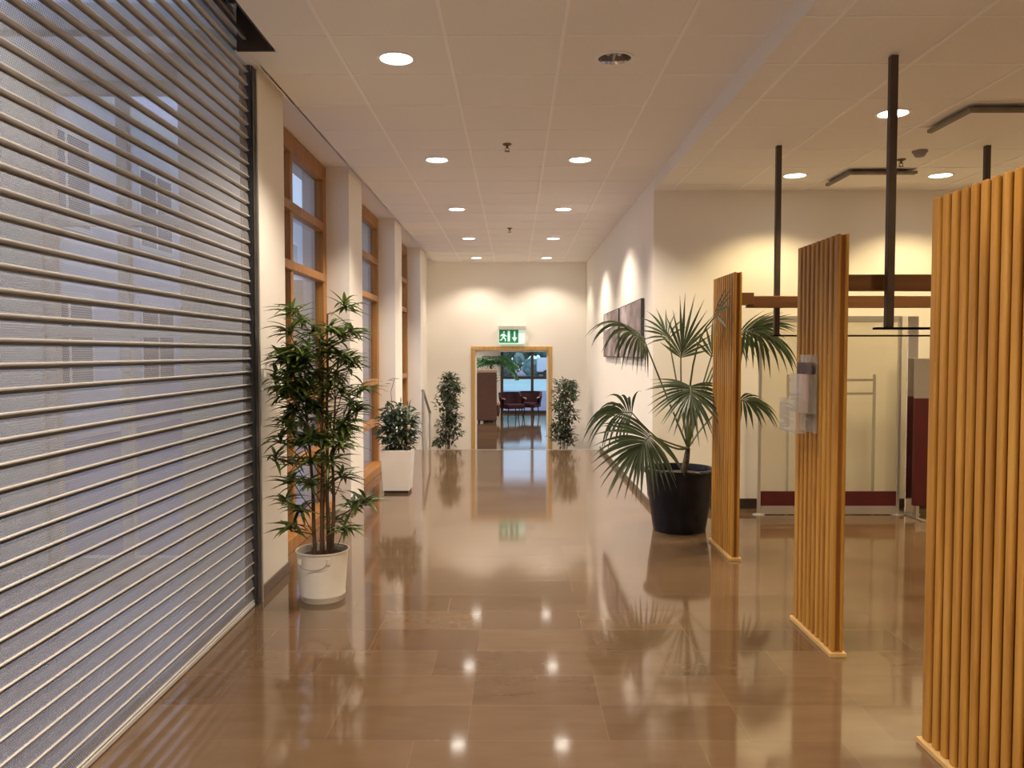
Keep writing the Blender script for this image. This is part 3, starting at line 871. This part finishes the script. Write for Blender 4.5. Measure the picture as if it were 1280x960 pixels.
# two slim ficus plants at the foot of the steps
def ficus(px, Y, h, lab, lean):
    bx = at(px, 560, Y).x
    r = thing('potted_ficus', lab, 'plant', (bx, Y, ZL), 'ficus plants flanking the far doorway')
    b = MB(); b.lathe([(.13, 0), (.17, .30), (.18, .31), (.18, .33), (.165, .33), (.16, .28)], n=32, m='planter', caps=(True, False)); b.build('pot', r, smooth=True)
    b = MB(); b.lathe([(.161, .29), (.003, .30)], n=24, m='soil', caps=(False, True)); b.build('soil', r)
    top = h - ZL
    fo = MB(); fo.mi('leafficus')
    for k in range(4):
        a = 2 * PI * k / 4; pts = [(.03 * math.cos(a), .03 * math.sin(a), .29)]
        for q_ in range(1, 5): pts.append((.03 * math.cos(a) + rnd(-.03, .03), .03 * math.sin(a) + rnd(-.03, .03), .29 + (top - .4) * q_ / 4))
        b = MB(); b.tube(pts, [.009, .008, .007, .006, .004], 6, 'stem'); b.build('stem', r, smooth=True)
    z = .5
    while z < top - .05:
        for side in range(5):
            a = rnd(0, 2 * PI); rr = rnd(.03, .20)
            bush_leaves(fo, 30, (rr * math.cos(a) + lean * .05, rr * math.sin(a), z + rnd(-.05, .05)), .10, .10, .08, .085, .038)
        z += .12
    fo.build('foliage', r)
ficus(560, 13.45, at(560, 464, 13.45).z, 'slim leafy ficus left of the far doorway', .3)
ficus(706, 13.45, at(706, 468, 13.45).z, 'slim leafy ficus right of the far doorway', -.2)

# fan palm in a black pot
PYp = 6.62
pbase = Vector((at(849, 660, PYp).x, PYp, 0))
r = thing('potted_palm', 'fan palm with arching fronds in a glossy black pot', 'plant', pbase)
HP = at(849, 590, PYp - .26).z
b = MB(); b.lathe([(.205, 0), (.215, .006), (.222, .05), (.258, HP * .55), (.272, HP - .06), (.272, HP - .045), (.292, HP - .04), (.296, HP - .012), (.288, HP), (.268, HP), (.258, HP - .02), (.255, HP - .08)], n=56, m='blackpot', caps=(True, False))
b.build('pot', r, smooth=True)
b = MB(); b.lathe([(.256, HP - .06), (.15, HP - .045), (.003, HP - .04)], n=32, m='soil', caps=(False, True)); b.build('soil', r)
crown = at(860, 560, PYp) - pbase
foot = Vector((.03, 0, HP - .05))
b = MB(); b.tube([foot, (foot + crown) * .5 + Vector((.005, 0, 0)), crown], [.03, .026, .02], 10, 'bark'); b.build('trunk', r, smooth=True)
def bez(p0, p1, p2, n=8):
    return [p0 * (1 - t) ** 2 + p1 * 2 * t * (1 - t) + p2 * t * t for t in [k / n for k in range(n + 1)]]
def P(x, y, Y): return at(x, y, Y) - pbase
def frond(start, ctrl, hub, end, side, span, n, L, droop, W=.030, Lside=.75):
    s0, c0, h0, e0 = (P(*t) if isinstance(t, tuple) else t for t in (start, ctrl, hub, end))
    leaf = MB(); leaf.mi('leafpalm')
    axis = (e0 - h0); cl_ = axis.length; axis.normalize()
    side = Vector(side); side = (side - axis * side.dot(axis)).normalized()
    nrm = axis.cross(side)
    if nrm.z < 0: nrm = -nrm
    for k in range(n):
        t = -1 + 2 * k / (n - 1); th = math.radians(span / 2) * t + rnd(-.03, .03)
        d = axis * math.cos(th) + side * math.sin(th) + nrm * rnd(-.05, .05)
        st_ = h0 + axis * cl_ * (1 - abs(t)) * .55
        leaf.blade(st_, d, nrm, L * (1 - (1 - Lside) * abs(t)) * rnd(.88, 1.06), W, droop * rnd(.7, 1.3), 7, .22,
                   prof=lambda q_: (.25 + .75 * min(1, q_ / .35)) * (1 if q_ < .45 else max(.05, (1 - q_) / .55)))
    o = leaf.build('frond', r)
    b = MB(); b.tube(bez(s0, c0, h0) + [h0 + axis * cl_ * .45], [.0095 - .0005 * k for k in range(9)] + [.003], 7, 'petiole'); b.build('petiole', o, smooth=True)
C0 = (860, 560, PYp)
frond(C0, (835, 500, 6.5), (806, 427, 6.42), (768, 400, 6.3), (-.2, -.85, -.45), 190, 24, .44, 2.1, W=.026)
frond(C0, (850, 500, 6.55), (851, 447, 6.5), (856, 426, 6.48), (1, .15, 0), 125, 15, .50, .10, W=.024, Lside=.5)
frond(C0, (872, 500, 6.6), (889, 446, 6.55), (893, 425, 6.52), (1, .1, 0), 100, 9, .30, .15, W=.024, Lside=.7)
frond(C0, (858, 430, 6.4), (891, 399, 5.95), (905, 386, 5.62), (.25, .25, .9), 110, 7, .44, .25)
frond(C0, (885, 440, 6.75), (922, 420, 6.82), (972, 402, 6.95), (.1, -.65, .75), 120, 22, .40, .7, Lside=.9)
frond(C0, (890, 440, 6.75), (932, 414, 6.78), (984, 432, 6.9), (.0, -.7, .6), 130, 18, .46, 2.0)
frond(C0, (890, 510, 6.8), (925, 500, 6.85), (948, 506, 6.85), (.0, -.6, .6), 170, 14, .34, 1.5)
frond(C0, (866, 510, 6.4), (863, 483, 6.22), (863, 506, 6.08), (1, 0, .05), 235, 30, .44, .6, W=.026, Lside=.75)
frond(C0, (835, 570, 6.45), (790, 516, 6.35), (758, 514, 6.25), (-.2, -.35, .9), 165, 20, .47, 2.3, W=.026, Lside=.6)
frond(C0, (850, 560, 6.3), (813, 544, 6.12), (790, 572, 6.0), (-.75, .1, .55), 200, 28, .48, .9, W=.028, Lside=.85)
frond(C0, (850, 500, 6.8), (836, 424, 6.85), (828, 410, 6.9), (-.7, .3, .4), 130, 11, .32, .6, W=.022)

# ------------------------------------------------------------------ furniture of the lower hall
# high-backed brown chair
Yc = 22.6
xl, xr = at(596, 500, Yc).x, at(621, 500, Yc).x
zt = at(610, 462, Yc).z
r = thing('high_back_chair', 'high backed brown upholstered chair in the hall beyond the doorway', 'chair', ((xl + xr) / 2, Yc, ZL))
w = (xr - xl) / 2; hz = zt - ZL
b = MB(); b.box((-w, -.06, .05), (w, .06, hz - .10), 'brownfab'); b.build('backrest', r, bevel=.03)
b = MB(); b.box((-w - .01, -.07, hz - .10), (w + .01, .07, hz + .02), 'beige'); b.build('top_cap', r, bevel=.03)
b = MB(); b.box((-w, .06, .22), (w + .08, .70, .42), 'brownfab'); b.build('seat', r, bevel=.03)
for s in (-1, 1):
    b = MB(); b.box((s * (w + .03) - .05, .02, .48), (s * (w + .03) + .05, .62, .56), 'beige'); b.box((s * (w + .03) - .03, .1, .16), (s * (w + .03) + .03, .5, .48), 'brownfab'); b.build('armrest', r, bevel=.015)
for sx in (-1, 1):
    for y in (0, .62): b = MB(); b.tube([(sx * (w - .05), y, 0), (sx * (w - .05), y, .18)], .02, 8, 'dark'); b.build('leg', r)
# burgundy armchairs and low table
def armchair(x, Y, rz, lab):
    r = thing('armchair', lab, 'chair', (x, Y, ZL), 'burgundy armchairs in the lower hall')
    r.rotation_euler = (0, 0, rz)
    b = MB(); b.box((-.30, -.28, .30), (.30, .28, .44), 'burgundy'); b.build('seat', r, bevel=.03)
    rows = []
    for z, e in ((.40, 0), (.60, .02), (.76, .05), (.78, .03)):
        rows.append([((.36 + e) * math.cos(t), .02 + (.32 + e) * math.sin(t), z - (.12 if abs(t - PI / 2) > 1.2 else 0) * (z > .5)) for t in [(-.25 + (PI + .5) * k / 16) for k in range(17)]])
    inner = [[(p[0] * .84, p[1] * .84, p[2]) for p in row] for row in reversed(rows)]
    b = MB(); b.grid(rows + inner + [rows[0]], 'burgundy'); b.build('backrest', r, smooth=True)
    for sx in (-1, 1):
        b = MB(); b.tube([(sx * .36, -.22, .60), (sx * .37, .05, .62)], .025, 8, 'beige'); b.build('armrest', r, smooth=True)
        for y in (-.22, .22): b = MB(); b.tube([(sx * .22, y * .9, .31), (sx * .26, y, 0)], .016, 8, 'dark'); b.build('leg', r)
armchair(at(640, 515, 24.0).x, 24.0, .5, 'burgundy armchair in the hall, left of the pair by the glass')
armchair(at(661, 515, 24.6).x, 24.6, -.4, 'burgundy armchair in the hall, right of the pair by the glass')
# leafy palm behind the brown chair
r = thing('potted_palm', 'bright green arching palm behind the brown high backed chair', 'plant', (at(611, 500, 24).x, 23.75, ZL))
b = MB(); b.lathe([(.15, 0), (.20, .4), (.21, .42), (.19, .42)], n=28, m='dark', caps=(True, True)); b.build('pot', r, smooth=True)
b = MB(); b.tube([(0, 0, .40), (.04, 0, 1.0), (.08, 0, 1.65)], [.05, .045, .03], 8, 'bark'); b.build('trunk', r, smooth=True)
for k in range(16):
    a = 2 * PI * k / 16 + .2; lf = MB(); lf.mi('leafbright')
    p = Vector((.08, 0, 1.65)); d = Vector((math.cos(a), math.sin(a) * .6, rnd(.1, 1.0))).normalized()
    for q_ in range(13):
        sd = d.cross(Vector((0, 0, 1))).normalized()
        for s in (-1, 1): lf.blade(p, d * .6 + sd * s + Vector((0, 0, -.15)), (0, 0, 1), .34 * (1 - q_ / 18), .06, .8, 3)
        p = p + d * .085; d = (d + Vector((0, 0, -.18))).normalized()
    lf.build('frond', r)

# ------------------------------------------------------------------ beyond the far glass: hedge and van
hd = MB(); hd.mi('hedge')
for k in range(150):
    c = Vector((rnd(-5, 11), 72 + rnd(-1.5, 2.5), -.6 + rnd(.2, 4.4))); rr = rnd(.4, .9)
    rows = []
    for i in range(6):
        ph = PI * i / 5
        rows.append([c + Vector((math.sin(ph) * math.cos(2 * PI * j / 8), math.sin(ph) * math.sin(2 * PI * j / 8), math.cos(ph))) * rr * rnd(.75, 1.15) for j in range(8)])
    hd.grid(rows, 'hedge', True)
o = hd.build('hedge'); tag(o, 'blue green hedge beyond the glass at the end of the hall', 'hedge')
xv0, xv1 = at(671, 455, 68).x, at(700, 455, 68).x
r = thing('van', 'white van parked outside beyond the far glass', 'van', (xv0, 68, -.62))
zt = at(670, 447, 68).z + .62
b = MB(); b.box((0, -.5, .45), (4.2, 1.3, zt), 'vanwhite'); b.build('body', r, bevel=.12)
b = MB(); b.box((.1, -.45, .25), (4.1, 1.25, .45), 'tyre'); b.build('sill', r)
for x in (.8, 3.3):
    b = MB(); b.tube([(x, -.52, .33), (x, -.3, .33)], .33, 18, 'tyre'); b.build('wheel', r, smooth=True)
b = MB(); b.box((3.0, -.51, zt * .6), (3.9, -.495, zt - .12), 'facadewin'); b.build('window', r)

# ------------------------------------------------------------------ sky
w = bpy.data.worlds.new('sky'); scene.world = w; w.use_nodes = True
nt = w.node_tree; bg = nt.nodes['Background']
tc = N(nt, 'ShaderNodeTexCoord'); sx = N(nt, 'ShaderNodeSeparateXYZ')
nt.links.new(tc.outputs['Generated'], sx.inputs[0])
nt.links.new(ramp(nt, sx.outputs['Z'], [(0.0, (.55, .88, 1.0)), (.25, (.49, .58, .85)), (1.0, (.46, .51, .74))]), bg.inputs['Color'])
bg.inputs['Strength'].default_value = 1.35
